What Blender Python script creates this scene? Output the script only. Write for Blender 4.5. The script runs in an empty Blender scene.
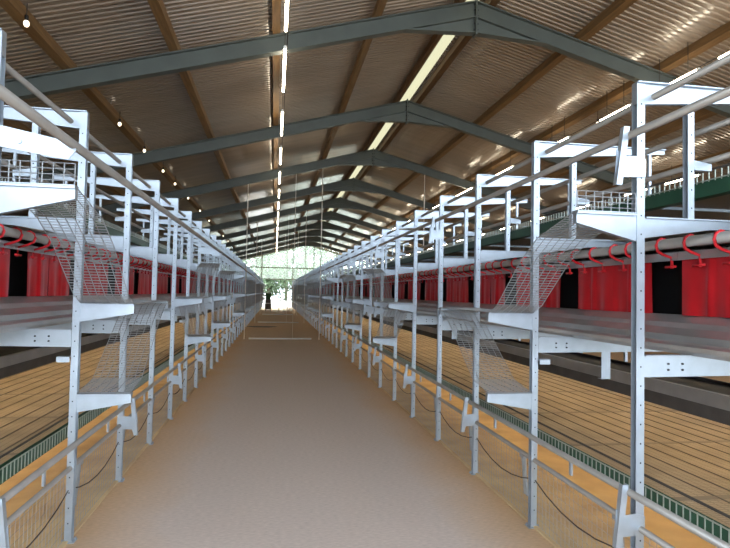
import bpy, math, random
from mathutils import Vector, Matrix, Euler, noise
random.seed(7)
S = bpy.context.scene
COL = S.collection
# ------------------------------------------------------------------ camera
F_PX, YAW, PITCH, ROLL, CAM_H = 557.2, .1596, .0347, .0201, 1.6
cam = bpy.data.cameras.new('camera'); cam.sensor_fit = 'HORIZONTAL'
cam.sensor_width = 36; cam.lens = 36*F_PX/730; cam.clip_start = .02; cam.clip_end = 500
cam_o = bpy.data.objects.new('camera', cam); COL.objects.link(cam_o); S.camera = cam_o
Rm = Matrix.Rotation(-YAW, 4, 'Z') @ Matrix.Rotation(math.pi/2+PITCH, 4, 'X') @ Matrix.Rotation(ROLL, 4, 'Z')
cam_o.matrix_world = Matrix.Translation((0, 0, CAM_H)) @ Rm
# ------------------------------------------------------------------ sky, sun, exposure
W = bpy.data.worlds.new('sky'); S.world = W; W.use_nodes = True
bg = W.node_tree.nodes['Background']
bg.inputs[0].default_value = (.80, .90, 1.0, 1); bg.inputs[1].default_value = 8.0
sun = bpy.data.lights.new('sun', 'SUN'); sun.energy = 7; sun.angle = .02; sun.color = (1, .93, .82)
sun_o = bpy.data.objects.new('sun', sun); COL.objects.link(sun_o)
sun_o.rotation_euler = Vector((-.10, -1, -.62)).to_track_quat('-Z', 'Y').to_euler()   # low, from beyond the far gable
TUBE_E, STRIP_E, BULB_E = 22, 14, 2.5
S.view_settings.view_transform = 'Standard'; S.view_settings.look = 'None'
S.view_settings.exposure = 0.0; S.view_settings.gamma = 1; S.view_settings.use_curve_mapping = False
S.cycles.use_denoising = True
S.cycles.max_bounces = 8; S.cycles.diffuse_bounces = 5; S.cycles.glossy_bounces = 3
S.cycles.sample_clamp_indirect = 6

# ------------------------------------------------------------------ materials
def mat(name, col, rough=.5, metal=0, noise_amt=0, noise_scale=8, col2=None, emit=0, bump=0, spec=None, stretch=None):
    m = bpy.data.materials.new(name); m.use_nodes = True
    nt = m.node_tree; p = nt.nodes['Principled BSDF']
    p.inputs['Base Color'].default_value = (*col, 1); p.inputs['Roughness'].default_value = rough
    p.inputs['Metallic'].default_value = metal
    if spec is not None: p.inputs['Specular IOR Level'].default_value = spec
    if noise_amt or col2:
        tc = nt.nodes.new('ShaderNodeTexCoord'); n = nt.nodes.new('ShaderNodeTexNoise')
        n.inputs['Scale'].default_value = noise_scale; n.inputs['Detail'].default_value = 5
        src = tc.outputs['Object']
        if stretch:
            mp = nt.nodes.new('ShaderNodeMapping'); mp.inputs['Scale'].default_value = stretch
            nt.links.new(src, mp.inputs[0]); src = mp.outputs[0]
        nt.links.new(src, n.inputs['Vector'])
        r = nt.nodes.new('ShaderNodeValToRGB')
        c2 = col2 or tuple(c*(1-noise_amt) for c in col)
        r.color_ramp.elements[0].position = .35; r.color_ramp.elements[1].position = .68
        r.color_ramp.elements[0].color = (*c2, 1); r.color_ramp.elements[1].color = (*col, 1)
        nt.links.new(n.outputs['Fac'], r.inputs[0]); nt.links.new(r.outputs[0], p.inputs['Base Color'])
        if bump:
            b = nt.nodes.new('ShaderNodeBump'); b.inputs['Strength'].default_value = bump; b.inputs['Distance'].default_value = .01
            nt.links.new(n.outputs['Fac'], b.inputs['Height']); nt.links.new(b.outputs[0], p.inputs['Normal'])
    if emit:
        p.inputs['Emission Color'].default_value = (*col, 1); p.inputs['Emission Strength'].default_value = emit
    return m

GALV = mat('galvanised_steel', (.41, .475, .55), .36, .62, .10, 14)
PIPE = mat('grey_pipe', (.40, .395, .38), .34, .65, .15, 6)
WIRE = mat('wire', (.36, .39, .42), .4, .5)
HOLE = mat('hole', (.03, .03, .035), .8)
RED = mat('red_plastic', (.50, .009, .016), .36, 0, .25, 5)
REDH = mat('red_hook_plastic', (.62, .02, .03), .35)
BLACK = mat('black_plastic', (.012, .012, .014), .6)
TRAY = mat('grey_tray', (.42, .42, .42), .28, .55, .22, 4)
BELT = mat('dark_belt', (.10, .09, .085), .6, 0, .3, 6)
GREEN = mat('green_plastic', (.02, .10, .055), .4, 0, .2, 5)
TEETH = mat('pale_wire', (.42, .48, .43), .4, .3)
STEEL = mat('painted_steel', (.105, .125, .12), .5, 0, .15, 3)
WOOD = mat('purlin_timber', (.26, .145, .055), .6, 0, .35, 4, stretch=(6, .5, 6))
WOODD = mat('ridge_timber', (.16, .085, .035), .6, 0, .35, 4, stretch=(6, .5, 6))
CORD = mat('cord', (.86, .85, .80), .5)
DARK = mat('dark_cable', (.05, .04, .035), .6)
WHITE = mat('white_paint', (.82, .84, .84), .4)
TUBE = mat('lamp_tube', (1, .86, .64), .4, emit=TUBE_E)
STRIPM = mat('lamp_strip', (1, .76, .42), .4, emit=STRIP_E)
BULB = mat('bulb_glass', (1, .86, .65), .3, emit=BULB_E)
LEAF = mat('leaves', (.15, .215, .11), .6, 0, .4, 1.2)
BARK = mat('bark', (.16, .12, .08), .8)
LAWN = mat('pale_yard', (.66, .64, .58), .9, 0, .15, .8)
YARD = mat('yard_gravel', (.55, .52, .46), .9, 0, .2, 2)
WALLM = mat('wall_boards', (.16, .13, .10), .7, 0, .25, 2)
BINM = mat('bin_green', (.02, .10, .03), .5)

# corrugated roof sheet: glossy coated sheet
ROOF = mat('roof_sheet', (.30, .235, .18), .20, 0, .2, 1.3, stretch=(.5, 3, .5), spec=.8)
_p = ROOF.node_tree.nodes['Principled BSDF']; _p.inputs['Coat Weight'].default_value = 1; _p.inputs['Coat Roughness'].default_value = .13; _p.inputs['Coat IOR'].default_value = 1.6; _p.inputs['Roughness'].default_value = .4

def floor_mat():
    m = bpy.data.materials.new('concrete_floor'); m.use_nodes = True; nt = m.node_tree; N = nt.nodes; L = nt.links
    p = N['Principled BSDF']; p.inputs['Roughness'].default_value = .8
    tc = N.new('ShaderNodeTexCoord')
    n1 = N.new('ShaderNodeTexNoise'); n1.inputs['Scale'].default_value = 1.1; n1.inputs['Detail'].default_value = 6
    n2 = N.new('ShaderNodeTexNoise'); n2.inputs['Scale'].default_value = 55; n2.inputs['Detail'].default_value = 4
    L.new(tc.outputs['Object'], n1.inputs['Vector'])
    mp = N.new('ShaderNodeMapping'); mp.inputs['Scale'].default_value = (.45, 1.6, 1)   # broom marks run across the aisle
    L.new(tc.outputs['Object'], mp.inputs[0]); L.new(mp.outputs[0], n2.inputs['Vector'])
    sx = N.new('ShaderNodeSeparateXYZ'); L.new(tc.outputs['Object'], sx.inputs[0])
    # dust spilled by the rows: |x - aisle centre|
    a = N.new('ShaderNodeMath'); a.operation = 'SUBTRACT'; a.inputs[1].default_value = .285; L.new(sx.outputs['X'], a.inputs[0])
    b = N.new('ShaderNodeMath'); b.operation = 'ABSOLUTE'; L.new(a.outputs[0], b.inputs[0])
    c = N.new('ShaderNodeMath'); c.operation = 'MULTIPLY_ADD'; c.inputs[1].default_value = .55; c.inputs[2].default_value = -.25
    L.new(n1.outputs['Fac'], c.inputs[0])
    d = N.new('ShaderNodeMath'); d.operation = 'ADD'; L.new(b.outputs[0], d.inputs[0]); L.new(c.outputs[0], d.inputs[1])
    r = N.new('ShaderNodeValToRGB'); e = r.color_ramp.elements
    e[0].position = .98; e[0].color = (.70, .60, .545, 1); e[1].position = 1.0; e[1].color = (.70, .47, .27, 1)
    mr = N.new('ShaderNodeMapRange'); mr.inputs['From Min'].default_value = .95; mr.inputs['From Max'].default_value = 1.6
    L.new(d.outputs[0], mr.inputs[0])
    e[0].position = 0; e[1].position = 1
    # warm lamp glow on the far aisle floor, painted in as orange
    far = N.new('ShaderNodeMapRange'); far.inputs['From Min'].default_value = 13; far.inputs['From Max'].default_value = 24; far.inputs['To Max'].default_value = .75
    L.new(sx.outputs['Y'], far.inputs[0])
    mx = N.new('ShaderNodeMath'); mx.operation = 'MAXIMUM'; L.new(mr.outputs[0], mx.inputs[0]); L.new(far.outputs[0], mx.inputs[1])
    L.new(mx.outputs[0], r.inputs[0])
    mix = N.new('ShaderNodeMix'); mix.data_type = 'RGBA'; mix.blend_type = 'MULTIPLY'; mix.inputs['Factor'].default_value = .45
    r2 = N.new('ShaderNodeValToRGB'); r2.color_ramp.elements[0].position = .3; r2.color_ramp.elements[1].position = .7
    r2.color_ramp.elements[0].color = (.55, .55, .55, 1)
    L.new(n2.outputs['Fac'], r2.inputs[0]); L.new(r.outputs[0], mix.inputs['A']); L.new(r2.outputs[0], mix.inputs['B'])
    L.new(mix.outputs['Result'], p.inputs['Base Color'])
    bp = N.new('ShaderNodeBump'); bp.inputs['Strength'].default_value = .25; bp.inputs['Distance'].default_value = .01
    L.new(n2.outputs['Fac'], bp.inputs['Height']); L.new(bp.outputs[0], p.inputs['Normal'])
    return m
FLOOR = floor_mat()
LITTER = mat('litter', (.70, .55, .32), .95, 0, 0, 3, col2=(.55, .41, .25), bump=.4)

def wirefloor_mat():   # fine woven wire over a tan belt, in object space
    m = bpy.data.materials.new('woven_floor'); m.use_nodes = True; nt = m.node_tree; N = nt.nodes; L = nt.links
    p = N['Principled BSDF']; p.inputs['Roughness'].default_value = .6
    tc = N.new('ShaderNodeTexCoord')
    n = N.new('ShaderNodeTexNoise'); n.inputs['Scale'].default_value = 2.2; n.inputs['Detail'].default_value = 4
    L.new(tc.outputs['Object'], n.inputs['Vector'])
    r = N.new('ShaderNodeValToRGB'); r.color_ramp.elements[0].position = .35; r.color_ramp.elements[1].position = .65
    r.color_ramp.elements[0].color = (.46, .34, .22, 1); r.color_ramp.elements[1].color = (.62, .47, .31, 1)
    L.new(n.outputs['Fac'], r.inputs[0])
    w = N.new('ShaderNodeTexBrick'); w.offset = 0; w.inputs['Scale'].default_value = 1
    w.inputs['Brick Width'].default_value = .05; w.inputs['Row Height'].default_value = .025; w.inputs['Mortar Size'].default_value = .004
    w.inputs['Color1'].default_value = w.inputs['Color2'].default_value = (1, 1, 1, 1); w.inputs['Mortar'].default_value = (.62, .6, .58, 1)
    L.new(tc.outputs['Object'], w.inputs['Vector'])
    mix = N.new('ShaderNodeMix'); mix.data_type = 'RGBA'; mix.blend_type = 'MULTIPLY'; mix.inputs['Factor'].default_value = .8
    L.new(r.outputs[0], mix.inputs['A']); L.new(w.outputs[0], mix.inputs['B']); L.new(mix.outputs['Result'], p.inputs['Base Color'])
    return m
WFLOOR = wirefloor_mat()

def glaze_mat(name, clear, tint):
    m = bpy.data.materials.new(name); m.use_nodes = True; nt = m.node_tree; N = nt.nodes; L = nt.links
    N.remove(N['Principled BSDF']); out = N['Material Output']
    t = N.new('ShaderNodeBsdfTransparent'); t.inputs[0].default_value = (*tint, 1)
    d = N.new('ShaderNodeBsdfTranslucent'); d.inputs[0].default_value = (*tint, 1)
    x = N.new('ShaderNodeMixShader'); x.inputs[0].default_value = clear
    L.new(d.outputs[0], x.inputs[1]); L.new(t.outputs[0], x.inputs[2]); L.new(x.outputs[0], out.inputs[0])
    return m
GLAZE = glaze_mat('clear_sheet', .95, (.93, .97, .93))
SKYL = glaze_mat('milky_sheet', .05, (.34, .32, .25))

# ------------------------------------------------------------------ mesh builder
class MB:
    def __init__(self): self.v, self.f, self.m, self.s = [], [], [], []
    def add(self, vs, fs, mi=0, smooth=False):
        n = len(self.v); self.v += [tuple(v) for v in vs]
        for f in fs: self.f.append([n+i for i in f]); self.m.append(mi); self.s.append(smooth)
        return self
    def box(self, a, b, mi=0):
        x0, x1 = sorted((a[0], b[0])); y0, y1 = sorted((a[1], b[1])); z0, z1 = sorted((a[2], b[2]))
        return self.add([(x0,y0,z0),(x1,y0,z0),(x1,y1,z0),(x0,y1,z0),(x0,y0,z1),(x1,y0,z1),(x1,y1,z1),(x0,y1,z1)],
            [(0,3,2,1),(4,5,6,7),(0,1,5,4),(1,2,6,5),(2,3,7,6),(3,0,4,7)], mi)
    def prism(self, poly, y0, y1, mi=0):            # polygon in x,z pulled along y
        n = len(poly)
        ar = sum(poly[i][0]*poly[(i+1) % n][1]-poly[(i+1) % n][0]*poly[i][1] for i in range(n))
        if ar < 0: poly = poly[::-1]
        vs = [(x, y0, z) for x, z in poly]+[(x, y1, z) for x, z in poly]
        return self.add(vs, [tuple(range(n)), tuple(range(2*n-1, n-1, -1))]+[(i, i+n, (i+1) % n+n, (i+1) % n) for i in range(n)], mi)
    def tube(self, pts, r, seg=10, mi=0, caps=True, smooth=True):
        pts = [Vector(p) for p in pts]; vs = []; k = len(pts)
        for i, p in enumerate(pts):
            d = (pts[min(i+1, k-1)]-pts[max(i-1, 0)]).normalized()
            u = d.cross(Vector((0, 0, 1)))
            if u.length < .05: u = d.cross(Vector((1, 0, 0)))
            u.normalize(); w = d.cross(u)
            for j in range(seg):
                a = 2*math.pi*j/seg; vs.append(p+u*r*math.cos(a)+w*r*math.sin(a))
        fs = [(i*seg+j, i*seg+(j+1) % seg, (i+1)*seg+(j+1) % seg, (i+1)*seg+j) for i in range(k-1) for j in range(seg)]
        self.add(vs, fs, mi, smooth)
        if caps:
            self.f += [[len(self.v)-len(vs)+j for j in range(seg)][::-1], [len(self.v)-seg+j for j in range(seg)]]
            self.m += [mi]*2; self.s += [False]*2
        return self
    def sphere(self, c, r, nu=10, nv=7, sz=1, mi=0):
        vs = []; fs = []
        for i in range(nv+1):
            t = math.pi*i/nv
            for j in range(nu):
                a = 2*math.pi*j/nu; vs.append((c[0]+r*math.sin(t)*math.cos(a), c[1]+r*math.sin(t)*math.sin(a), c[2]+r*sz*math.cos(t)))
        for i in range(nv):
            for j in range(nu): fs.append((i*nu+j, (i+1)*nu+j, (i+1)*nu+(j+1) % nu, i*nu+(j+1) % nu))
        return self.add(vs, fs, mi, True)
    def mesh(self, name, *mats):
        me = bpy.data.meshes.new(name); me.from_pydata(self.v, [], self.f)
        for m in mats: me.materials.append(m)
        me.polygons.foreach_set('material_index', self.m); me.polygons.foreach_set('use_smooth', self.s)
        me.update(); return me

def obj(name, me, parent=None, loc=(0, 0, 0)):
    o = bpy.data.objects.new(name, me); COL.objects.link(o); o.location = loc
    if parent: o.parent = parent
    return o
def tag(o, label, cat, group=None):
    o['label'] = label; o['category'] = cat
    if group: o['group'] = group
    return o
def empty(name, loc, label, cat, group=None):
    o = obj(name, None, None, loc); o.empty_display_size = .1
    return tag(o, label, cat, group)
def struct(name, me, label=None, cat=None):
    o = obj(name, me); o['kind'] = 'structure'
    if label: tag(o, label, cat)
    return o
ONES = 'zeroth first second third fourth fifth sixth seventh eighth ninth tenth eleventh twelfth thirteenth fourteenth fifteenth sixteenth seventeenth eighteenth nineteenth'.split()
TENS = {2: ('twentieth', 'twenty'), 3: ('thirtieth', 'thirty'), 4: ('fortieth', 'forty'), 5: ('fiftieth', 'fifty')}
def nth(n):
    if n < 20: return ONES[n]
    t, u = divmod(n, 10)
    return TENS[t][0] if u == 0 else TENS[t][1]+'-'+ONES[u]

# ------------------------------------------------------------------ the barn shell
RX, RZ, SL = 3.26, 6.765, .27               # ridge line and roof fall
XW0, XW1, Y0B, Y1B = -6.0, 12.52, -3.5, 59.0
def roof_z(x): return RZ-SL*abs(x-RX)
struct('floor', MB().box((XW0, Y0B, -.2), (XW1, Y1B, 0)).mesh('floor', FLOOR), 'dusty concrete floor of the barn aisle', 'floor')

def corrugated(xa, xb):
    m = MB(); pitch = .115; prof = []
    n = int((Y1B-Y0B)/pitch)
    for i in range(n):
        y = Y0B+i*pitch
        prof += [(y, 0), (y+.055, 0), (y+.067, .02), (y+.103, .02)]
    for th, flip in ((0, False), (.012, True)):
        vs = []
        for y, h in prof:
            vs += [(xa, y, roof_z(xa)+h+th), (xb, y, roof_z(xb)+h+th)]
        fs = [((2*i, 2*i+1, 2*i+3, 2*i+2)) for i in range(len(prof)-1)]
        if (xa < xb) == flip: fs = [f[::-1] for f in fs]
        m.add(vs, fs)
    return m.mesh('sheet', ROOF)
RSK = .14                                  # half width of the ridge skylight
struct('ceiling_left', corrugated(RX-RSK, XW0), 'brown corrugated roof sheets on the left slope', 'roof')
struct('ceiling_right', corrugated(RX+RSK, XW1), 'brown corrugated roof sheets on the right slope', 'roof')
struct('window_1', MB().prism([(RX-RSK-.05, RZ-.02), (RX, RZ+.02), (RX+RSK+.05, RZ-.02), (RX+RSK+.05, RZ-.012), (RX, RZ+.028), (RX-RSK-.05, RZ-.012)], Y0B, Y1B).mesh('ridge_strip', SKYL),
       'milky translucent skylight strip along the ridge', 'skylight')
for nm, x, lab in (('wall_left', XW0, 'dark boarded side wall behind the left row'), ('wall_right', XW1, 'dark boarded side wall beyond the right row')):
    m = MB(); y = Y0B
    while y < Y1B:
        m.box((x-.06, y, 0), (x+.06, min(y+.245, Y1B), roof_z(x)-.01)); y += .25
    struct(nm, m.mesh(nm, WALLM), lab, 'wall')

# far gable: framed clear sheets with an open doorway in the middle of the aisle
m = MB()
GX = [XW0, -3.4, -1.38, 1.80, 4.0, 6.4, 8.8, XW1]
for x in GX: m.box((x-.05, Y1B-.06, 0), (x+.05, Y1B+.06, roof_z(x)-.05))
for z in (4.1, 2.9):
    m.box((XW0, Y1B-.04, z-.05), (XW1, Y1B+.04, z+.05))
m.box((XW0, Y1B-.05, 0), (-1.38, Y1B+.05, .9)); m.box((1.80, Y1B-.05, 0), (XW1, Y1B+.05, .9))
for xa, xb in ((XW0, RX), (RX, XW1)):
    m.prism([(xa, roof_z(xa)-.22), (xb, roof_z(xb)-.22), (xb, roof_z(xb)-.02), (xa, roof_z(xa)-.02)], Y1B-.06, Y1B+.06)
wf = struct('wall_far', m.mesh('gable_frame', mat('gable_frame', (.36, .40, .36), .6)), 'glazed far gable with slim bars and a doorway', 'wall')
m = MB()
m.prism([(XW0, .9), (-1.38, .9), (-1.38, 2.9), (1.80, 2.9), (1.80, .9), (XW1, .9), (XW1, roof_z(XW1)-.1), (RX, RZ-.1), (XW0, roof_z(XW0)-.1)], Y1B-.008, Y1B+.008)
w2 = struct('window_2', m.mesh('gable_glazing', GLAZE), 'clear sheeting filling the far gable', 'window')

# steel portal frames
PITCH_Y = 5.01
def ybeam(m, xa, xb, za, zb, dep, y, wid=.14, t=.014, bottom=None):   # I section rafter from xa,za (top) to xb,zb
    da = dep; db = bottom or dep
    m.prism([(xa, za), (xb, zb), (xb, zb-.022), (xa, za-.022)], y-wid/2, y+wid/2)
    m.prism([(xa, za-da), (xb, zb-db), (xb, zb-db+.022), (xa, za-da+.022)], y-wid/2, y+wid/2)
    m.prism([(xa, za-.02), (xb, zb-.02), (xb, zb-db+.02), (xa, za-da+.02)], y-t/2, y+t/2)
TOPD = .15                                   # purlin depth: rafter top lies this far under the sheets
def frame_meshes():
    out = []
    for s in (-1, 1):
        m = MB(); xe = XW0+.15 if s < 0 else XW1-.15
        ybeam(m, xe, RX+s*.012, roof_z(xe)-TOPD, RZ-TOPD, .29, 0)
        out.append(('rafter', m.mesh('rafter', STEEL)))
        m = MB(); xh = RX+s*1.25
        poly = [(RX+s*.012, RZ-TOPD-.28), (xh, roof_z(xh)-TOPD-.28), (RX+s*.012, RZ-TOPD-.56)]
        m.prism(poly, -.007, .007)
        m.prism([(RX+s*.012, RZ-TOPD-.56), (xh, roof_z(xh)-TOPD-.285), (xh, roof_z(xh)-TOPD-.265), (RX+s*.012, RZ-TOPD-.538)], -.07, .07)
        out.append(('haunch', m.mesh('haunch', STEEL)))
        m = MB(); xw = XW0+.06 if s < 0 else XW1-.06; xi = xw-s*.26
        h = roof_z(xi)-TOPD-.29
        m.box((xw, -.07, 0), (xw-s*.02, .07, h)); m.box((xi, -.07, 0), (xi+s*.02, .07, h)); m.box((xw, -.007, 0), (xi, .007, h))
        m.box((xw+s*.0, -.1, 0), (xi-s*.02, .1, .015))
        out.append(('column', m.mesh('column', STEEL)))
    m = MB(); m.box((RX-.014, -.085, RZ-TOPD-.60), (RX+.014, .085, RZ-TOPD+.03))
    for dz in (.06, .16, .26, .40, .50):
        for y in (-.05, .05):
            for s in (-1, 1): m.tube([(RX+s*.014, y, RZ-TOPD-dz), (RX+s*.038, y, RZ-TOPD-dz)], .014, 6, 1, smooth=False)
    out.append(('apex_plate', m.mesh('apex_plate', STEEL, HOLE)))
    return out
FM = frame_meshes()
for i in range(0, 11):
    y = 3.947+i*PITCH_Y
    if y > Y1B-.3: break
    r = empty('steel_portal_frame', (0, y, 0), f'grey-green steel roof frame, {nth(i+1)} counted from the near end of the barn', 'roof frame', 'steel roof frames spanning the barn')
    for n, me in FM: obj(n, me, r)

# timber purlins along the barn
PX = [-4.75, -3.18, -1.64, -.08, 1.56, 5.2, 6.76, 8.36, 9.96, 11.5]
PL = ['above the left wall side of the left row', 'carrying the bulbs above the left row', 'between the bulb line and the left tube lamps', 'just beside the left line of tube lamps',
      'between the left tube lamps and the ridge', 'first to the right of the ridge', 'beside the right line of tube lamps', 'third to the right of the ridge', 'fourth to the right of the ridge', 'lowest one on the right slope']
for x, l in zip(PX, PL):
    s = 1 if x > RX else -1
    m = MB(); w = .062
    m.prism([(x-w, roof_z(x-w)-.005), (x+w, roof_z(x+w)-.005), (x+w, roof_z(x+w)-.148), (x-w, roof_z(x-w)-.148)], Y0B, Y1B-.07)
    tag(obj('roof_purlin', m.mesh('roof_purlin', WOOD)), f'brown timber purlin along the roof, {l}', 'purlin', 'timber purlins under the roof sheets')
for s, l in ((-1, 'left'), (1, 'right')):
    x = RX+s*.27; m = MB(); w = .06
    m.prism([(x-w, roof_z(x-w)-.005), (x+w, roof_z(x+w)-.005), (x+w, roof_z(x+w)-.148), (x-w, roof_z(x-w)-.148)], Y0B, Y1B-.07)
    tag(obj('ridge_purlin', m.mesh('ridge_purlin', WOODD)), f'dark timber purlin on the {l} edge of the ridge skylight', 'purlin', 'timber purlins under the roof sheets')

# tube lamps
def lamp_row(x, z, segs, where, hang):
    for i, (ya, yb) in enumerate(segs):
        L = yb-ya
        r = empty('tube_lamp', (x, ya, z), f'glowing tube lamp, {nth(i+1)} from the near end of the {where} lamp line', 'lamp', f'tube lamps of the {where} lamp line')
        obj('tube', MB().tube([(0, .03, 0), (0, L-.03, 0)], .022, 10).mesh('tube', TUBE), r)
        for yy in (0, L-.03): obj('end_cap', MB().tube([(0, yy, 0), (0, yy+.03, 0)], .026, 10).mesh('end_cap', WHITE), r)
        hz = hang-z
        for yy in (.25, L-.25): obj('hanger', MB().tube([(0, yy, .02), (0, yy, hz)], .006, 6).mesh('hanger', DARK), r)
    c = MB().tube([(x+.03, segs[0][0]-2, z+.05), (x+.03, segs[-1][1], z+.05)], .008, 6)
    tag(obj('lamp_cable', c.mesh('lamp_cable', DARK)), f'thin dark cable running above the {where} line of tube lamps', 'cable')
left_segs = [(5.9, 7.95), (8.47, 10.4), (11.5, 13.35), (14.4, 16.4)]
while left_segs[-1][1] < 54: left_segs.append((left_segs[-1][0]+2.97, left_segs[-1][1]+2.97))
lamp_row(.06, 5.33, left_segs, 'left', roof_z(.06)-.01)
right_segs = [(5.2, 7.47), (7.85, 9.04), (9.56, 10.62), (11.82, 12.92), (14.87, 16.83), (18.19, 20.13)]
while right_segs[-1][1] < 54: right_segs.append((right_segs[-1][0]+2.97, right_segs[-1][1]+2.97))
lamp_row(6.62, 5.30, right_segs, 'middle right', roof_z(6.62)-.01)
far_segs = [(6.2, 7.4), (8.9, 10.1), (11.6, 12.8), (13.26, 14.5)]
while far_segs[-1][1] < 54: far_segs.append((far_segs[-1][0]+2.97, far_segs[-1][1]+2.97))
lamp_row(9.8, 4.55, far_segs, 'far right', roof_z(9.8)-.01)

# bulbs hanging on the purlins
def bulb(x, y, z, top, lab, grp):
    r = empty('light_bulb', (x, y, z), lab, 'bulb', grp)
    obj('glass', MB().sphere((0, 0, 0), .034, 10, 7, 1.25).mesh('bulb_glass', BULB), r)
    obj('socket', MB().tube([(0, 0, .035), (0, 0, .10)], .024, 8).mesh('socket', BLACK), r)
    obj('flex', MB().tube([(0, 0, .10), (0, 0, max(top-z, .11))], .006, 6).mesh('flex', DARK), r)
for i, y in enumerate((7.26, 11.39, 13.47, 15.67, 17.5, 20.1, 23.2, 26.4, 30.0, 33.5, 37.0)):
    bulb(-3.07, y, 4.80, roof_z(-3.07)-.005, f'small bare bulb over the left row, {nth(i+1)} from the near end', 'bare bulbs over the left row')
for i, y in enumerate((11.07, 13.19)):
    bulb(6.85, y, 5.40, roof_z(6.85)-.005, f'small bare bulb beside the right tube lamps, the {("nearer", "farther")[i]} of two', 'bare bulbs over the right row')

# ------------------------------------------------------------------ the aviary rows
XR, XL, SP = 1.79, -1.22, 1.1375
ZL = 1.012
class Row:
    def __init__(self, side):
        self.s = 1 if side == 'right' else -1; self.side = side
        self.x0 = XR if side == 'right' else XL
        self.y0 = 2.564 if side == 'right' else 2.677
        self.zk = 1.0 if side == 'right' else ZL
        self.n = 50
    def X(self, o): return self.x0+self.s*o
    def Y(self, i): return self.y0+i*SP
R_, L_ = Row('right'), Row('left')
YA, YZ = -.6, 57.6                                # ends of the rows
PATTERN = 12                                      # how the steps repeat along a row
UP, MID, LOW = {0, 6, 9}, {1, 2, 4, 5, 7, 8}, {1, 5, 8}

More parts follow.
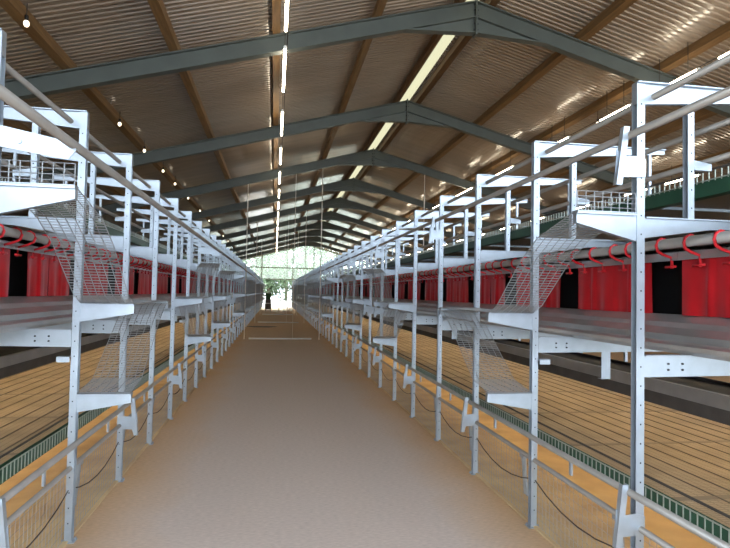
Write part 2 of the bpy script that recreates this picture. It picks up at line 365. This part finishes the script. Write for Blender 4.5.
def bracket_mesh(s, z, th=.115):                  # tapering cantilever towards the aisle, origin at the post
    m = MB()
    m.prism([(0, z), (-s*.325, z-.0), (-s*.325, z-.058), (0, z-th)], -.018, .018)
    m.box((0, -.034, z-.004), (-s*.328, .02, z+.003)); m.box((0, -.034, z-.013), (-s*.328, -.03, z))
    return m
def row_meshes(R):
    s, k = R.s, R.zk; D = {}
    m = MB()                                       # C section, open to the aisle
    m.box((0, -.022, .006), (s*.044, -.018, 2.70*k)); m.box((0, .018, .006), (s*.044, .022, 2.70*k)); m.box((s*.04, -.02, .006), (s*.044, .02, 2.70*k))
    z = .12
    while z < 2.6*k:
        m.box((s*.021, -.0224, z-.004), (s*.028, -.0215, z+.004), 1); z += .095
    D['post'] = m.mesh('post', GALV, HOLE)
    m = MB(); m.box((-s*.018, -.035, 0), (s*.062, .035, .005)); m.tube([(s*.053, -.02, .005), (s*.053, -.02, .02)], .006, 6, smooth=False); m.tube([(-s*.01, .02, .005), (-s*.01, .02, .02)], .006, 6, smooth=False)
    D['foot_plate'] = m.mesh('foot_plate', GALV)
    def upright(o, z0, z1, holes=True):
        m = MB(); x = s*o
        m.box((x, -.02, z0), (x+s*.036, -.016, z1)); m.box((x, .016, z0), (x+s*.036, .02, z1)); m.box((x+s*.032, -.018, z0), (x+s*.036, .018, z1))
        z = z0+.06
        while holes and z < z1-.03: m.box((x+s*.017, -.0204, z-.004), (x+s*.024, -.0195, z+.004), 1); z += .095
        return m.mesh('upright', GALV, HOLE)
    D['inner_post'] = upright(.29, 2.01*k, 2.61*k)
    D['stub'] = MB().prism([(s*.33, 2.27*k), (s*.43, 2.27*k), (s*.43, 2.305*k), (s*.33, 2.32*k)], -.016, .016).mesh('stub', GALV)
    D['rear_post'] = upright(3.035, 0, 2.70*k)
    D['side_stub'] = MB().box((s*.043, -.05, 1.13), (s*.12, -.046, 1.165)).box((s*.043, -.05, 1.162), (s*.12, .0, 1.165)).mesh('side_stub', GALV)
    def arm(pts, zt, xa, xb):
        m = MB(); m.prism([(s*o, z*k) for o, z in pts], -.016, .016)
        m.box((s*xa, -.034, zt*k-.002), (s*xb, .02, zt*k+.004)); return m
    D['top_beam'] = arm([(0, 2.70), (1.03, 2.70), (1.03, 2.67), (.047, 2.592), (0, 2.592)], 2.70, 0, 1.03).mesh('top_beam', GALV)
    D['rear_top_beam'] = arm([(3.08, 2.70), (2.05, 2.70), (2.05, 2.67), (3.033, 2.592), (3.08, 2.592)], 2.70, 2.05, 3.08).mesh('rear_top_beam', GALV)
    D['middle_beam'] = arm([(.048, 2.01), (1.1, 2.01), (1.1, 1.985), (.42, 1.962), (.048, 1.908)], 2.01, .048, 1.1).mesh('middle_beam', GALV)
    D['rear_middle_beam'] = arm([(3.03, 2.01), (1.98, 2.01), (1.98, 1.985), (2.73, 1.94), (3.03, 1.908)], 2.01, 1.98, 3.03).mesh('rear_middle_beam', GALV)
    m = arm([(.048, 1.315), (1.15, 1.315), (1.15, 1.22), (.048, 1.208)], 1.315, .048, 1.15)
    for o in (.18, .26):
        for z in (1.245, 1.275): m.tube([(s*o, -.0225, z*k), (s*o, -.016, z*k)], .006, 6, 1, smooth=False)
    D['lower_beam'] = m.mesh('lower_beam', GALV, HOLE)
    D['rear_lower_beam'] = arm([(3.03, 1.315), (1.93, 1.315), (1.93, 1.22), (3.03, 1.208)], 1.315, 1.93, 3.03).mesh('rear_lower_beam', GALV)
    m = MB(); m.box((s*.53, -.018, 1.02), (s*.60, -.014, 1.216*k)); m.box((s*.596, -.018, 1.02), (s*.60, .03, 1.216*k)); m.box((s*.53, -.018, 1.02), (s*.60, .03, 1.024))
    D['belt_hanger'] = m.mesh('belt_hanger', GALV)
    m = MB(); m.box((s*.44, -.012, .395), (s*3.036, .012, .44)); D['floor_bearer'] = m.mesh('floor_bearer', GALV)
    m = MB(); m.box((s*.905, -.012, 2.28*k), (s*.925, .012, 2.68*k)); m.box((s*.905, -.012, 2.265*k), (s*2.15, .012, 2.285*k)); D['trough_hanger'] = m.mesh('trough_hanger', GALV)
    for n, z in (('upper_step_bracket', 2.03*k), ('middle_step_bracket', 1.48*k), ('lower_step_bracket', .925)):
        D[n] = bracket_mesh(s, z, .14 if z > 2 else .115).mesh('step_bracket', GALV)
    # tilting pipe holder at the lower pipe: leaning channel with a plate to the post
    def holder(zt, zb, lean):
        m = MB(); xt, xb = -s*.075, -s*(.075+lean)
        w = .026
        m.prism([(xt-w/2*1, zt), (xt+w/2, zt), (xb+w/2, zb), (xb-w/2, zb)], -.05, -.046)
        for e in (-1, 1):
            m.prism([(xt+e*w/2, zt), (xt+e*w/2+e*.003, zt), (xb+e*w/2+e*.003, zb), (xb+e*w/2, zb)], -.05, -.02)
        zc = zb+.12
        m.prism([(xb-s*.012, zb+.02), (xb+s*.02, zb-.0), (xb+s*.035, zb+.045), (s*.045, zb+.05), (s*.045, zc+.02), (s*.0, zc+.035), (xb+s*.045, zc+.03), (xb, zc+.06)], -.028, -.0235)
        return m.mesh('pipe_holder', GALV)
    D['pipe_holder'] = holder(.69, .385, .035)
    D['gate_holder'] = holder(1.50, 1.20, .03)
    D['top_pipe_holder'] = holder(2.46, 2.165, .04)
    m = MB()                                       # long arm swung out over the aisle (left row)
    m.prism([(s*.0, 2.30), (s*.0, 2.21), (-s*.30, 2.165), (-s*.335, 2.21), (-s*.28, 2.245)], -.05, -.046)
    m.prism([(s*.0, 2.30), (-s*.28, 2.245), (-s*.335, 2.21), (-s*.335, 2.215), (-s*.28, 2.25), (s*.0, 2.305)], -.05, -.02)
    m.tube([(-s*.10, -.055, 2.235), (-s*.10, -.045, 2.235)], .012, 8, smooth=False)
    D['swung_arm'] = m.mesh('swung_arm', GALV)
    m = MB()                                       # hinged leg under the foot pipe
    m.prism([(s*.02, .44), (s*.035, .44), (s*.06, .16), (s*.045, .16)], .14, .15); m.prism([(s*.02, .44), (s*.035, .44), (s*.06, .16), (s*.045, .16)], .175, .185); m.box((s*.012, .13, .43), (s*.045, .195, .47))
    D['hinged_leg'] = m.mesh('hinged_leg', GALV)
    return D

def make_frames(R):
    D = row_meshes(R)
    for i in range(R.n):
        j = i % PATTERN
        extra = ''
        if j in LOW: extra = ' with two step brackets'
        elif j in UP: extra = ' with a high step bracket'
        elif j in MID: extra = ' with one middle bracket'
        r = empty('aviary_frame', (R.x0, R.Y(i), 0), f'galvanised frame{extra}, {nth(i+1)} from the near end of {R.side} row', 'aviary frame', f'steel frames of the {R.side} aviary row')
        names = ['post', 'top_beam', 'middle_beam', 'lower_beam', 'inner_post']
        if i % 3 == 1: names.append('belt_hanger')
        if i < 26: names += ['foot_plate', 'floor_bearer', 'trough_hanger', 'stub', 'rear_post', 'rear_top_beam', 'rear_middle_beam', 'rear_lower_beam', 'hinged_leg']
        if j in UP: names.append('upper_step_bracket')
        if j in MID: names.append('middle_step_bracket')
        if j in LOW: names.append('lower_step_bracket')
        if i % 2 == 0: names.append('pipe_holder')
        if i % 4 == 1 and i < 26: names.append('side_stub')
        if j in (6, 7): names.append('gate_holder')
        if i % 3 == 0 and R.side == 'right': names.append('top_pipe_holder')
        if i % 6 == 0 and R.side == 'left': names.append('swung_arm')
        for n in names:
            obj(n if not n.endswith('step_bracket') else 'step_bracket', D[n], r)
make_frames(R_); make_frames(L_)

# wire mesh steps
def wire_sheet(m, s, path, w=.318, du=.026, nw=8, rad=.0026):
    """path: list of (y,z); sheet lies from the post line out over the aisle"""
    pts = [Vector((0, y, z)) for y, z in path]
    acc = [0]
    for a, b in zip(pts, pts[1:]): acc.append(acc[-1]+(b-a).length)
    def at(u):
        for q in range(len(pts)-1):
            if u <= acc[q+1] or q == len(pts)-2: return pts[q].lerp(pts[q+1], (u-acc[q])/(acc[q+1]-acc[q]))
    def stick(a, b, r):
        m.tube([a, b], r, 4, caps=False, smooth=False)
    for q in range(nw):
        x = -s*(.004+w*q/(nw-1))
        for a, b in zip(pts, pts[1:]): stick((x, a.y, a.z), (x, b.y, b.z), rad*1.1)
    u = 0
    while u <= acc[-1]+1e-6:
        p = at(min(u, acc[-1])); stick((-s*.004, p.y, p.z), (-s*(.004+w), p.y, p.z), rad); u += du
def step_meshes(R):
    s, k = R.s, R.zk; D = {}
    zu, zm, zl = 2.03*k+.006, 1.48*k+.006, .931
    for d in (1, -1):                                # d: direction along y in which the upper ramp falls
        m = MB()
        wire_sheet(m, s, [(-.02*d, zu+.095), (-.02*d, zu), (.40*d, zu-.10), (.62*d, zu-.22), (.98*d, zm+.05), (1.10*d, zm+.004)])
        D['upper', d] = m.mesh('upper_ramp', WIRE)
    m = MB(); wire_sheet(m, s, [(-.02, zm), (SP+.02, zm)]); D['platform'] = m.mesh('platform', WIRE)
    for d in (1, -1):
        m = MB()
        wire_sheet(m, s, [(-.06*d, zm-.01), (.12*d, zm-.04), (.30*d, zm-.14), (.86*d, zl+.05), (1.16*d, zl)])
        D['lower', d] = m.mesh('lower_ramp', WIRE)
    return D
def make_steps(R):
    D = step_meshes(R); cu = cp = cl = 0
    g = f'wire mesh steps on the {R.side} row'
    for b in range(0, R.n, PATTERN):
        for ui, d, m0, li in ((0, 1, 1, 1), (6, -1, 4, 5), (9, -1, 7, 8)):
            if b+max(ui, m0+1, li) >= R.n: continue
            cu += 1
            tag(obj('upper_wire_ramp', D['upper', d], None, (R.x0, R.Y(b+ui), 0)), f'wire mesh ramp falling from a high bracket, {nth(cu)} of its kind along the {R.side} row', 'wire ramp', g)
            tag(obj('wire_platform', D['platform'], None, (R.x0, R.Y(b+m0), 0)), f'level wire mesh platform on two middle brackets, {nth(cu)} along the {R.side} row', 'wire platform', g)
            up = b+m0+1 if d == 1 else b+m0
            tag(obj('lower_wire_ramp', D['lower', -d], None, (R.x0, R.Y(up), 0)), f'wire mesh ramp falling to a low bracket, {nth(cu)} of its kind along the {R.side} row', 'wire ramp', g)
make_steps(R_); make_steps(L_)

# continuous lines of each row
def make_lines(R):
    s, k, side = R.s, R.zk, R.side; X = R.X
    def pipe(name, o, z, r, lab, cat='pipe', m=PIPE, ya=YA, yb=YZ, seg=12):
        return tag(obj(name, MB().tube([(X(o), ya, z), (X(o), yb, z)], r, seg).mesh(name, m)), lab, cat)
    lo = pipe('perch_pipe', -.052, .652, .018, f'grey pipe along the aisle front of the {side} row at knee height')
    m = MB()
    i = 0
    while R.Y(i) < 40:
        y = R.Y(i)+.5; m = MB().box((X(-.046), y-.012, .56), (X(-.058), y+.012, .645))
        obj('clip', m.mesh('clip', GALV), lo); i += 1
    if side == 'right': pipe('perch_pipe', -.052, 2.42, .019, 'grey pipe along the aisle front of the right row above head height')
    else: pipe('perch_pipe', -.318, 2.235, .021, 'grey pipe held out over the aisle by swung arms on the left row')
    pipe('water_pipe', .10, 2.635*k, .017, f'grey pipe passing through the top beams of the {side} row')
    pipe('water_pipe', .55, 2.545*k, .017, f'grey pipe under the top beams in the {side} row, just behind the inner posts')
    pipe('perch_pipe', .46, 2.335*k, .017, f'grey perch pipe on the stubs of the inner posts in the {side} row')
    pipe('perch_pipe', 1.45, 2.36*k, .02, f'grey perch pipe in the middle of the upper tier of the {side} row')
    pipe('perch_pipe', 2.62, 2.34*k, .017, f'grey perch pipe towards the back of the upper tier of the {side} row')
    pipe('water_pipe', 2.98, 2.635*k, .017, f'grey pipe through the rear top beams of the {side} row')
    pipe('nest_rail', .47, 1.924*k, .030, f'thick grey rail carrying red hooks in front of the nests of the {side} row', 'rail', TRAY)
    # foot pipe, netting, cable
    pipe('foot_pipe', .025, .462, .016, f'grey pipe near the floor along the {side} row, above the wire netting')
    m = MB(); y = 0
    for z in [.02+.048*q for q in range(10)]:
        m.tube([(X(.045), YA, z), (X(.045), 18, z)], .0013, 4, caps=False, smooth=False)
    y = YA
    while y < 18:
        m.tube([(X(.045), y, .005), (X(.045), y, .452)], .0013, 4, caps=False, smooth=False); y += .05 if y < 12 else .1
    n = obj('wire_netting', m.mesh('wire_netting', WIRE)); tag(n, f'thin wire netting under the foot pipe of the {side} row', 'netting')
    pts = []
    for i in range(-2, 30):
        for q in range(6):
            t = q/6; pts.append((X(.03), R.Y(i)+t*SP, .33-.10*4*t*(1-t)))
    tag(obj('slack_cable', MB().tube(pts, .0042, 6).mesh('slack_cable', DARK)), f'thin dark cable sagging from post to post along the {side} row', 'cable')
    # lower tier: litter, wire floor, feed trough
    tag(obj('litter', MB().box((X(.02), YA, .0), (X(3.1), YZ, .012)).mesh('litter', LITTER)), f'orange litter on the floor under the {side} row', 'litter')['kind'] = 'stuff'
    r = empty('wire_floor', (X(.42), YA, .44), f'tan woven wire floor of the lowest tier of the {side} row', 'tier floor')
    obj('belt', MB().box((0, 0, 0), (s*2.2, YZ-YA, .022)).mesh('belt', WFLOOR), r)
    m = MB()
    q = .02
    while q < 2.2: m.box((s*q, 0, .022), (s*(q+.006), YZ-YA, .028)); q += .16
    obj('floor_rails', m.mesh('floor_rails', mat('floor_rail', (.20, .16, .12), .6)), r)
    m = MB(); i = -2
    while R.Y(i) < 30:
        y = R.Y(i)-YA+.3
        if y > 0: m.box((0, y, .0215), (s*2.2, y+.05, .0245))
        i += 1
    obj('frame_shade_bands', m.mesh('frame_shade_bands', mat('strip', (.36, .28, .20), .7)), r)  # shadows of the frames, put in as darker bands across the floor
    def trough(o, z, lab, h=.10, t0=0, fh=.62, ya=YA, yb=YZ):
        t = empty('feed_trough', (X(o), ya, z), lab, 'feed trough'); L = yb-ya
        m = MB(); m.box((0, 0, 0), (s*.075, L, .006)); m.prism([(0, 0), (s*.005, 0), (s*.003, h*fh), (-s*.006, h*fh)], 0, L); m.prism([(s*.07, 0), (s*.075, 0), (s*.080, h*fh*.7), (s*.075, h*fh*.7)], 0, L)
        obj('channel', m.mesh('channel', GREEN), t)
        m = MB(); y = 0
        while y < L:
            m.box((-s*.012, y, t0), (-s*.007, y+.006, h)); y += .05 if y < 16 else .11
        m.box((-s*.013, 0, h*fh), (-s*.006, L, h*fh+.006)); obj('feeding_grille', m.mesh('feeding_grille', TEETH), t)
        m = MB(); m.box((s*.05, 0, h+.02), (s*.056, L, h+.034)); obj('top_bar', m.mesh('top_bar', BELT), t)
        return t
    trough(.36, .42, f'green feed trough with wire grille along the lowest tier of the {side} row', .105, .01, .92)
    trough(.86, 2.25*k, f'green feed trough with pale wire grille in the upper tier of the {side} row', .15, .085)
    # manure belt hung under the nests
    r = empty('manure_belt', (X(1.05), YA, 0), f'dark belt with grey side rail hung under the nests of the {side} row', 'belt'); L = YZ-YA
    obj('belt', MB().box((s*.01, 0, .868), (s*.98, L, .876)).mesh('belt', BELT), r)
    obj('skirt', MB().box((0, 0, .815), (s*.008, L, .905)).box((s*.972, 0, .815), (s*.98, L, .905)).mesh('skirt', BELT), r)
    m = MB()
    for o in (0,): m.box((s*o, 0, .906), (s*(o+.03), L, .99)); m.box((s*(o-.012), 0, .99), (s*(o+.03), L, .998))
    obj('side_rail', m.mesh('side_rail', TRAY), r)
    # middle tier: egg tray under the nests with a rolled front lip
    m = MB()
    prof = [(.585, 1.512), (.50, 1.468), (.47, 1.440), (.40, 1.405), (.385, 1.372), (.335, 1.368), (.31, 1.358), (.297, 1.338), (.303, 1.322), (.33, 1.318)]
    prof = [(X(o), z*k) for o, z in prof]
    up = prof+[(x, z-.006) for x, z in prof[::-1]]
    vs = [(x, YA, z) for x, z in prof]+[(x, YZ, z) for x, z in prof]
    n = len(prof)
    f = [(i, i+1, i+n+1, i+n) for i in range(n-1)]
    if s < 0: f = [q[::-1] for q in f]
    m.add(vs, f, 0, False)
    vs2 = [(x, y, z-.005) for x, y, z in vs]; m.add(vs2, [q[::-1] for q in f], 0, False)
    tag(obj('egg_tray', m.mesh('egg_tray', TRAY)), f'grey sheet metal egg tray with rolled lip below the red curtains of the {side} row', 'egg tray')
    # upper tier floor
    m = MB(); m.box((X(.62), YA, 2.012*k), (X(2.46), YZ, 2.022*k))
    tag(obj('upper_tier_floor', m.mesh('upper_tier_floor', mat('upper_belt', (.30, .24, .18), .6))), f'brown belt floor of the upper tier of the {side} row', 'tier floor')
    tag(obj('upper_belt', MB().box((X(.99), YA, 2.286*k), (X(2.12), YZ, 2.294*k)).mesh('upper_belt', mat('tan_belt', (.40, .30, .20), .5))), f'tan belt running behind the upper feed trough of the {side} row', 'belt')
    # warm light strips under the tiers; rear one added to light the back aisle
    for o, z, l in ((1.16, .852, 'under the belt, aisle side,'), (1.92, .852, 'under the belt, back side,'), (2.93, 1.19, 'added unseen along the rear posts'), (.95, .385, 'below the wire floor')):
        tag(obj('light_strip', MB().tube([(X(o), .2, z), (X(o), 56, z)], .011, 8).mesh('light_strip', STRIPM)), f'warm light strip {l} of the {side} row', 'light strip')
make_lines(R_); make_lines(L_)

# nests with red curtains
def nest_meshes(R):
    s, k = R.s, R.zk; D = {}; L = SP-.004
    zt, zb = 1.90*k, 1.505*k
    m = MB()
    m.prism([(s*.585, zt-.03), (s*1.0, zt+.03), (s*2.08, zt+.03), (s*2.495, zt-.03), (s*2.495, zt-.018), (s*2.08, zt+.042), (s*1.0, zt+.042), (s*.585, zt-.018)], 0, L)
    m.box((s*.548, 0, 1.832*k), (s*.558, L, zt-.02)); m.box((s*.548, 0, zt-.026), (s*.60, L, zt-.02))
    D['roof'] = m.mesh('roof', TRAY)
    m = MB(); m.box((s*1.5, 0, 1.325*k), (s*1.515, L, zt+.028)); m.box((s*.61, 0, 1.325*k), (s*2.47, L, 1.335*k)); m.box((s*.60, 0, 1.325*k), (s*.61, L, zb-.01)); m.box((s*2.47, 0, 1.325*k), (s*2.48, L, zb-.01))
    for y in (0, L-.01): m.prism([(s*.61, 1.33*k), (s*2.47, 1.33*k), (s*2.47, zt-.035), (s*2.08, zt+.02), (s*1.0, zt+.02), (s*.61, zt-.035)], y, y+.01)
    m.prism([(s*.80, 1.34*k), (s*.815, 1.34*k), (s*.80, zt-.02), (s*.785, zt-.02)], .01, L-.01)
    D['nest_box'] = m.mesh('nest_box', BLACK)
    def curtain(w, seed):
        rn = random.Random(seed); m = MB(); nu, nv = 24, 8
        ph = rn.random()*6
        vs = []
        for side_ in (0, 1):
            for j in range(nv+1):
                for i in range(nu+1):
                    u, v = i/nu, j/nv
                    z = zt-.055-(zt-.055-zb-.004)*v
                    d = .005*math.sin(u*9+ph)*(.3+v)+.004*math.sin(u*21+ph*2)*v
                    d -= .013*math.exp(-((u-.52-.03*v)/.03)**2)          # pressed fold down the middle
                    vs.append((s*(.572+d+side_*.004), u*w, z))
        q = nu+1; off = q*(nv+1); fs = []
        for j in range(nv):
            for i in range(nu):
                a = (j*q+i, (j+1)*q+i, (j+1)*q+i+1, j*q+i+1)
                fs.append(a if s > 0 else a[::-1]); b = tuple(off+t for t in a[::-1]); fs.append(b if s > 0 else b[::-1])
        m.add(vs, fs, 0, True); return m.mesh('curtain', RED)
    D['curtain_a'] = [curtain(.40, q) for q in range(3)]; D['curtain_b'] = [curtain(.455, 9+q) for q in range(3)]
    m = MB()                                                            # S-shaped hook from the rail back to the curtain
    zr = 1.924*k
    m.tube([(s*.49, 0, zr+.032), (s*.468, 0, zr+.035), (s*.441, 0, zr+.020), (s*.434, .002, zr-.008), (s*.446, .008, zr-.038), (s*.49, .016, zr-.058), (s*.553, .024, zr-.075), (s*.556, .024, zr-.14)], .009, 6)
    m.tube([(s*.552, -.01, zr-.128), (s*.552, .075, zr-.128)], .008, 6)
    D['hook'] = m.mesh('hook', REDH)
    return D
def make_nests(R):
    D = nest_meshes(R)
    y_off = .38 if R.side == 'right' else .33                           # nest joint relative to the posts
    for i in range(-2, 49):
        y = R.Y(i)+y_off
        c = i+3
        if i == -2: pass
        r = empty('nest', (R.x0, y, 0), f'nest box with red curtains, {nth(c)} from the near end of the {R.side} row', 'nest', f'red-curtained nests of the {R.side} row')
        obj('roof', D['roof'], r); obj('nest_box', D['nest_box'], r)
        rn = random.Random(i*3+(1 if R.side == 'left' else 0))
        obj('curtain', D['curtain_a'][rn.randrange(3)], r, (0, .268, 0)); obj('curtain', D['curtain_b'][rn.randrange(3)], r, (0, .674, 0))
        if i < 20:
            for hy in (.06, .30, .50, .72, .97): obj('hook', D['hook'], r, (0, hy+rn.uniform(-.03, .03), 0))
make_nests(R_); make_nests(L_)

# hanging cords and floor bars of the pen dividers
for c, i in enumerate((3, 5, 7)):
    y = 3.947+i*PITCH_Y
    which = ('nearest', 'second', 'third')[c]
    for x, l in ((-.97, 'left'), (1.52, 'right')):
        zt = roof_z(x)-TOPD-.29
        t = obj('divider_cord', MB().tube([(x, y, .0), (x, y, zt)], .016 if c == 0 else .012, 8).mesh('divider_cord', CORD))
        tag(t, f'thin pale pole up to the roof, {l} side of the {which} aisle divider', 'pole', 'upright poles of the aisle dividers')
    if c == 0:
        for x, zb, l in ((5.12, 2.72, 'over the right row'), ): 
            zt = roof_z(x)-TOPD-.29
            tag(obj('divider_cord', MB().tube([(x, y, zb), (x, y, zt)], .016, 8).mesh('divider_cord', CORD)), f'thin pale pole hanging from the roof frame {l}', 'pole', 'upright poles of the aisle dividers')
    tag(obj('divider_cord', MB().tube([(.62, y, .0), (.62, y, roof_z(.62)-TOPD-.29)], .008, 6).mesh('divider_cord', CORD)), f'very thin cord in the middle of the {which} aisle divider', 'cord')
    tag(obj('floor_bar', MB().tube([(-.82, y-.06, .03), (1.25, y-.06, .03)], .028, 8).mesh('floor_bar', WHITE)), f'pale bar lying across the aisle floor at the {which} divider', 'bar', 'floor bars of the aisle dividers')

# things at the far door
r = empty('feed_cart', (-.52, 46.2, 0), 'dark cart with a green crate on top at the far end of the aisle', 'cart')
m = MB(); m.box((-.26, -.3, .14), (.26, .3, .62)); m.box((-.23, -.26, .62), (.23, .26, .95)); obj('body', m.mesh('body', BELT), r)
m = MB(); m.box((-.27, -.31, .60), (.27, .31, .66)); obj('rim', m.mesh('rim', WHITE), r)
m = MB(); m.prism([(-.19, .95), (.19, .95), (.24, 1.42), (-.24, 1.42)], -.24, .24); m.box((-.26, -.26, 1.40), (.26, .26, 1.46)); obj('crate', m.mesh('crate', BINM), r)
for x in (-.2, .2):
    for y in (-.22, .22): obj('wheel', MB().tube([(x-.02, y, .07), (x+.02, y, .07)], .07, 12).mesh('wheel', BLACK), r)
r = empty('folding_stand', (.72, 46.6, 0), 'white folding A-frame stand at the far end of the aisle', 'stand')
for x in (-1, 1):
    for y in (-1, 1): obj('leg', MB().tube([(x*.40, y*.22, .0), (x*.30, y*.13, .5), (x*.20, y*.02, .92)], .03, 8).mesh('leg', WHITE), r)
obj('top_rail', MB().tube([(-.24, 0, .92), (-.12, 0, .98), (.12, 0, .98), (.24, 0, .92)], .035, 8).mesh('top_rail', WHITE), r)
obj('cross_rail', MB().tube([(-.32, -.15, .42), (.32, -.15, .42)], .022, 8).mesh('cross_rail', WHITE), r)
tag(obj('floor_patch', MB().add([(-.55+.62*math.cos(a)*(1+.25*math.sin(3*a)), 25.6+.55*math.sin(a)*(1+.2*math.cos(2*a)), .004) for a in [q*math.pi/12 for q in range(24)]]+[(-.55+.62*math.cos(a)*(1+.25*math.sin(3*a)), 25.6+.55*math.sin(a)*(1+.2*math.cos(2*a)), 0) for a in [q*math.pi/12 for q in range(24)]],
    [tuple(range(24))]+[(i, i+24, (i+1) % 24+24, (i+1) % 24) for i in range(24)]).mesh('floor_patch', BELT)), 'dark patch on the aisle floor near the left row', 'patch')  # irregular darker patch laid flat on the floor

# ------------------------------------------------------------------ outside
struct('ground_yard', MB().box((-60, Y1B, -.3), (60, 140, -.02)).mesh('yard', LAWN), 'bright pale yard beyond the far gable', 'ground')
struct('ground_front', MB().box((-40, -50, -.3), (40, Y0B, -.02)).mesh('yard', YARD), 'gravel yard behind the camera', 'ground')
def tree(x, y, h, w, seed, lab):
    rn = random.Random(seed); r = empty('tree', (x, y, -.02), lab, 'tree', 'trees beyond the far gable')
    obj('trunk', MB().tube([(0, 0, 0), (.1, 0, h*.3), (-.05, .1, h*.75)], .16+.01*h, 8).mesh('trunk', BARK), r)
    m = MB()
    blobs = [(rn.gauss(0, w*.38), rn.gauss(0, w*.38), h*rn.uniform(.12, .95), w*rn.uniform(.28, .5)) for _ in range(26)]
    for _ in range(5200):
        bx, by, bz, br = blobs[rn.randrange(26)]
        d = Vector((rn.gauss(0, 1), rn.gauss(0, 1), rn.gauss(0, 1))).normalized()*br*rn.uniform(.75, 1.08)
        c = Vector((bx, by, max(bz, br*.6)))+d
        u = Vector((rn.gauss(0, 1), rn.gauss(0, 1), rn.gauss(0, 1))).normalized(); v = u.orthogonal().normalized(); sz = rn.uniform(.18, .36)
        m.add([c-u*sz, c-v*sz*.5, c+u*sz, c+v*sz*.5], [(0, 1, 2, 3)])
    obj('foliage', m.mesh('foliage', LEAF), r)
for q, (x, y, h, w, lab) in enumerate(((-7.5, 98, 15, 5.2, 'leafy green tree outside, left of the doorway'), (-1.2, 102, 14, 5.0, 'leafy green tree outside, straight beyond the doorway'), (5.2, 99, 15, 5.2, 'leafy green tree outside, right of the doorway'),
        (12, 104, 16, 5.6, 'tall leafy tree outside, mostly hidden by the right row'), (2.2, 112, 18, 6.5, 'tall leafy tree farthest away in the middle of the gable'))):
    tree(x, y, h, w, 40+q, lab)
